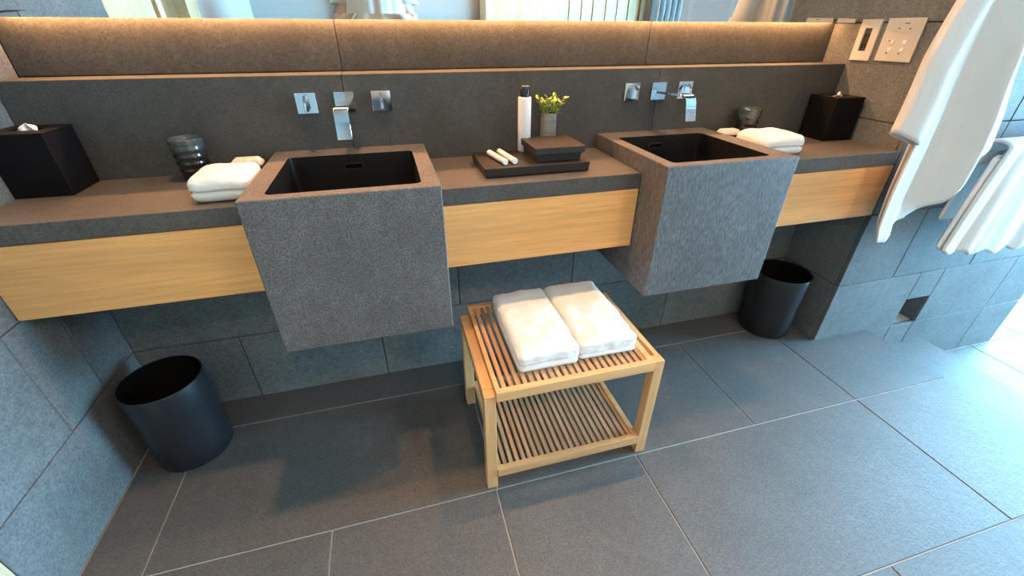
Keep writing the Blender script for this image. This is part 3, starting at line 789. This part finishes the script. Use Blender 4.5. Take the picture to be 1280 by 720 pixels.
# ------------------------------------------------------------------ photographer, seen only in the mirror
def skin_figure(name, m, verts, edges, radii, root, parent, sub=2, origin=None):
    me = bpy.data.meshes.new(name); me.from_pydata([Vector(v) for v in verts], edges, [])
    o = link(name, me, m, parent, origin)
    bm_ = bmesh.new(); bm_.from_mesh(me)
    sl = bm_.verts.layers.skin.verify()
    for i, v in enumerate(bm_.verts):
        rr_ = radii[i]; v[sl].radius = rr_ if isinstance(rr_, tuple) else (rr_, rr_); v[sl].use_root = (i == root)
    bm_.to_mesh(me); bm_.free()
    sk_ = o.modifiers.new('skin', 'SKIN'); sk_.use_smooth_shade = True; sk_.use_x_symmetry = False
    q = o.modifiers.new('sub', 'SUBSURF'); q.levels = q.render_levels = sub
    return o
PX, PY = .02, -.36
pr_ = empty('person', (PX, PY, 0)); tag(pr_, 'person in loose light grey shirt and dark trousers holding a phone, seen in mirror', 'person')
V_ = [(PX, PY, .95), (PX, PY, 1.12), (PX, PY + .005, 1.30), (PX, PY - .005, 1.42), (PX, PY - .01, 1.50), (PX, PY + .01, 1.555), (PX, PY + .015, 1.62), (PX, PY + .012, 1.69), (PX, PY + .006, 1.745)]
Rr = [(.155, .115), (.14, .10), (.155, .105), (.135, .09), (.058, .055), (.062, .064), (.088, .100), (.088, .100), (.062, .075)]
Ed = [(0, 1), (1, 2), (2, 3), (3, 4), (4, 5), (5, 6), (6, 7), (7, 8)]
def chain(st, pts):
    p = st
    for (q, r_) in pts:
        V_.append(q); Rr.append(r_); Ed.append((p, len(V_) - 1)); p = len(V_) - 1
    return p
for s in (-1, 1):
    chain(0, [((PX + s * .10, PY, .86), .088), ((PX + s * .105, PY + .01, .50), .060), ((PX + s * .11, PY - .02, .28), .052), ((PX + s * .11, PY - .02, .09), .040), ((PX + s * .115, PY + .10, .045), .035), ((PX + s * .12, PY + .17, .035), .028)])
    chain(3, [((PX + s * .185, PY - .01, 1.40), .052), ((PX + s * .215, PY - .02, 1.27), .045), ((PX + s * .225, PY + .0, 1.12), .038), ((PX + s * .16, PY + .16, 1.18), .032), ((PX + s * .115, PY + .25, 1.225), .024), ((PX + s * .098, PY + .285, 1.238), (.016, .034))])
body = skin_figure('body', M['skin'], V_, Ed, Rr, 0, pr_, origin=(PX, PY, 1.0))
for s in (-1, 1):      # hands: four curled fingers and a thumb each, round the phone's edges
    for k, (zz, ln) in enumerate(((1.262, .046), (1.247, .050), (1.231, .047), (1.217, .038))):
        x0 = PX + s * .096
        skin_figure('finger', M['skin'], [(x0, PY + .275, zz - .002), (x0 - s * .004, PY + .305, zz), (x0 - s * .010, PY + .322, zz), (PX + s * (.078 - ln * .3), PY + .3275, zz)],
                    [(0, 1), (1, 2), (2, 3)], [.010, .0088, .008, .0066], 0, body, 1)
    skin_figure('thumb', M['skin'], [(PX + s * .104, PY + .27, 1.222), (PX + s * .098, PY + .288, 1.245), (PX + s * .082, PY + .297, 1.258), (PX + s * .066, PY + .302, 1.262)],
                [(0, 1), (1, 2), (2, 3)], [.011, .0100, .0092, .0075], 0, body, 1)
def shell(name, m, rings, n=40, thick=.004, fold=.0, seed=0, freq=9):
    def fn(u, v):
        f = v * (len(rings) - 1); i = min(int(f), len(rings) - 2); t_ = f - i
        a_, b_ = rings[i], rings[i + 1]; c_ = [a_[k] + (b_[k] - a_[k]) * t_ for k in range(5)]
        an = 2 * math.pi * u
        w_ = 1 + fold * (math.sin(an * freq + math.sin(v * 4 + seed) * 1.4) + .5 * math.sin(an * (freq * 2 + 1) + v * 5)) * (.3 + v)
        return (c_[0] + c_[3] * math.cos(an) * w_, c_[1] + c_[4] * math.sin(an) * w_, c_[2])
    return sheet(name, m, fn, n, 30, pr_, thick=thick)
shell('shirt', M['shirt'], [(PX, PY - .005, 1.515, .075, .07), (PX, PY, 1.49, .13, .095), (PX, PY, 1.46, .175, .12), (PX, PY, 1.40, .185, .135), (PX, PY, 1.25, .180, .14), (PX, PY, 1.05, .215, .158), (PX, PY, .86, .235, .172)], 120, fold=.045, freq=10)
for s in (-1, 1):
    shell('sleeve', M['shirt'], [(PX + s * .15, PY - .005, 1.475, .045, .055), (PX + s * .188, PY - .01, 1.43, .062, .068), (PX + s * .208, PY - .015, 1.385, .064, .07)], 40, fold=.04, freq=4)
    shell('trouser_leg', M['trousers'], [(PX + s * .085, PY, 1.0, .10, .125), (PX + s * .10, PY, .84, .105, .12), (PX + s * .105, PY + .005, .5, .085, .09), (PX + s * .11, PY - .015, .10, .075, .08)], 40, fold=.02, freq=5)
    lathe('slipper', M['shoe'], 0, 0, [(0, 0.001), (.9, .001), (1.0, .012), (.96, .055), (.6, .085), (0, .09)], pr_, 28, origin=(0, 0, 0)).scale = (.05, .13, 1)
for o_, s in zip([c for c in pr_.children if c.name.startswith('slipper')], (-1, 1)): o_.location = (s * .116, .06, 0)
# face and hair
hd = Vector((PX, PY + .012, 1.655))
def ball(name, m, c, r3, parent, k=2, noise_amp=0):
    bm_ = bmesh.new(); bmesh.ops.create_icosphere(bm_, subdivisions=k, radius=1)
    for v in bm_.verts:
        v.co = Vector((v.co.x * r3[0], v.co.y * r3[1], v.co.z * r3[2])) * (1 + noise_amp * noise.noise(v.co * 6)) + Vector(c)
    return link(name, me_of(bm_), m, parent, smooth=True)
def hairfn(u, v):
    a = 2 * math.pi * u; f = v * 1.0
    k_ = max(0, min(1, (math.sin(a) - .1) / .5)); el = math.pi / 2 * (1 - f * (1.25 - .55 * k_))
    rr_ = 1 + .03 * noise.noise(Vector((math.cos(a) * 6, math.sin(a) * 6, v * 9)))
    return (hd.x + .084 * math.cos(el) * math.cos(a) * rr_, hd.y - .006 + .104 * math.cos(el) * math.sin(a) * rr_, hd.z + .018 + .100 * math.sin(el) * rr_)
sheet('hair', M['hair'], hairfn, 48, 14, pr_, thick=.010)
ball('nose', M['skin'], (hd.x, hd.y + .098, hd.z - .012), (.013, .018, .024), pr_)
ball('mouth', M['mouth'], (hd.x, hd.y + .084, hd.z - .050), (.024, .010, .007), pr_)
for s in (-1, 1):
    e_ = ball('eye', M['eye_white'], (hd.x + s * .030, hd.y + .086, hd.z + .008), (.013, .010, .008), pr_)
    ball('iris', M['hair'], (hd.x + s * .030, hd.y + .0935, hd.z + .006), (.0055, .004, .0055), e_)
    ball('ear', M['skin'], (hd.x + s * .082, hd.y, hd.z), (.010, .020, .030), pr_)
    ball('eyebrow', M['hair'], (hd.x + s * .031, hd.y + .092, hd.z + .024), (.018, .006, .0035), pr_)
ph = empty('phone', (0.0, -.045, 1.21)); tag(ph, 'black phone held level in the hands of the person', 'phone')
box('phone_body', M['phone'], -.054, .094, -.050, -.042, 1.206, 1.282, ph, bev=.003)
box('screen', M['black_plastic'], -.050, .090, -.0512, -.0501, 1.210, 1.278, ph)

# ------------------------------------------------------------------ robe and towel on the partition
def lerp_tab(tab, z):
    for (z0, a), (z1, b_) in zip(tab, tab[1:]):
        if z0 >= z >= z1: return a + (b_ - a) * (z0 - z) / (z0 - z1)
    return tab[-1][1] if z < tab[-1][0] else tab[0][1]
rb = empty('hanging_bathrobe', (1.85, YC, 1.80)); tag(rb, 'white bathrobe hanging from a hook at the end of the vanity', 'bathrobe')
hem = [(0, .572), (.12, .566), (.22, .598), (.38, .640), (.5, .672), (.62, .712), (.68, .77), (.72, .840), (.8, .862), (.9, .880), (1, .905)]
def hemz(u):
    for (a, x), (b_, y) in zip(hem, hem[1:]):
        if a <= u <= b_: return x + (y - x) * (u - a) / (b_ - a)
    return hem[-1][1]
LE = [(1.78, 1.79), (1.60, 1.68), (1.35, 1.655), (1.10, 1.650), (.90, 1.650), (.75, 1.655), (.63, 1.672), (.56, 1.70)]
RE = [(1.78, 1.88), (1.60, 1.905), (1.23, 1.936), (1.11, 1.974), (1.0, 2.024), (.90, 2.052), (.56, 2.06)]
def rfn(u, v):
    zb = hemz(u); z = 1.78 + (zb - 1.78) * v
    l_, r_ = lerp_tab(LE, z), lerp_tab(RE, z)
    x = l_ + (r_ - l_) * u
    d = min(1, v * 1.6)
    y = 1.060 - .020 * math.sin(u * 2 * math.pi * 1.4 + 1.2) * d - .004 * math.sin(u * 2 * math.pi * 4.1 + v * 3) * d - .030 * math.exp(-((u - .66) / .10) ** 2) * d
    y -= .035 * max(0, u - .5)
    return (x, y, z)
sheet('robe_body', M['robe'], rfn, 96, 60, rb, thick=.006, sub=0)
def rfn2(u, v):   # back layer of the robe, hanging a little behind and lower at the left
    z = 1.75 + ((.575 + .10 * u) - 1.75) * v
    l_ = lerp_tab(LE, z) + .075; r_ = l_ + .17 + .02 * v
    return (l_ + (r_ - l_) * u, 1.100 + .008 * math.sin(u * 2 * math.pi * 3), z)
sheet('robe_back', M['robe'], rfn2, 60, 40, rb, thick=.006)
def sleeve(u, v):
    a = 2 * math.pi * u; z = 1.62 + (.945 - 1.62) * v
    cx_ = 1.700 + (1.612 - 1.700) * min(1, v * 1.5) ; w_ = .045 + .013 * v
    cz = z - (.022 * math.cos(a) * -1) * v
    return (cx_ + w_ * math.cos(a) + .004 * math.sin(v * 9), 1.052 + (.020 + .008 * v) * math.sin(a) + .004 * math.cos(3 * a), z - .022 * v * math.cos(a))
sheet('sleeve', M['robe'], sleeve, 40, 40, rb, thick=.005)
hk = empty('robe_hook', (1.85, YC, 1.80)); tag(hk, 'chrome wall hook holding the white bathrobe', 'hook')
box('wall_plate', M['chrome'], 1.82, 1.88, YC - .008, YC - .0008, 1.78, 1.84, hk, bev=.001)
boxes('hook_arm', M['chrome'], [(1.84, 1.86, 1.06, YC - .0081, 1.795, 1.803), (1.84, 1.86, 1.054, 1.0599, 1.795, 1.825)], hk, bev=.001)

tb = empty('towel_rail', (2.4, YC, .83)); tag(tb, 'flat chrome towel rail on the stone partition', 'towel rail')
box('rail', M['chrome'], 1.99, 2.86, 1.060, 1.072, .830, .876, tb, bev=.0015)
for x in (1.99, 2.85): box('bracket', M['chrome'], x, x + .010, 1.0725, YC - .0008, .834, .870, tb, bev=.0012)
def tfn(u, v):
    # v 0 front hem -> over the rail -> rear hem
    xs0 = 2.115 + .67 * u
    if v < .62:
        f = v / .62; zb_ = .50 - .03 * min(1, u * 4); z = zb_ + (.888 - zb_) * f
        y = 1.028 - .006 * (1 - f)
    elif v < .72:
        f = (v - .62) / .10; a = math.pi * f; z = .888 + .022 * math.sin(a); y = 1.067 - .040 * math.cos(a)
    else:
        f = (v - .72) / .28; z = .888 - .30 * f; y = 1.107 + .012 * f
    dn = max(0, (.90 - z) / .43)
    fold = math.sin(u * 2 * math.pi * 3.1 + .8 * math.sin(u * 9) + 1.0) * .012 + math.sin(u * 2 * math.pi * 7.3 + 2 + z * 3) * .004 * max(0, 1 - u * 1.3)
    if v < .66: y -= abs(fold) * (.35 + dn) if fold < 0 else fold * (.35 + dn) * .8
    if v < .05: z += .010 * math.sin(u * 2 * math.pi * 6.5 + 2.4)
    x = xs0 - (.085 * max(0, (1 - u * 2.2)) * (dn ** .8) if v < .66 else 0) 
    return (x, y, z)
o = sheet('hung_bath_towel', M['terry'], tfn, 110, 54, None, thick=.012); tag(o, 'white bath towel draped over the chrome rail on the partition', 'towel')
def tfn_b(u, v):
    p = Vector(tfn(u * .28, v * .62)); return (p.x - .016 - .008 * u, p.y + .017, min(p.z, .86) + .012 * (1 - v))
sheet('towel_fold', M['terry'], tfn_b, 30, 24, o, thick=.010)
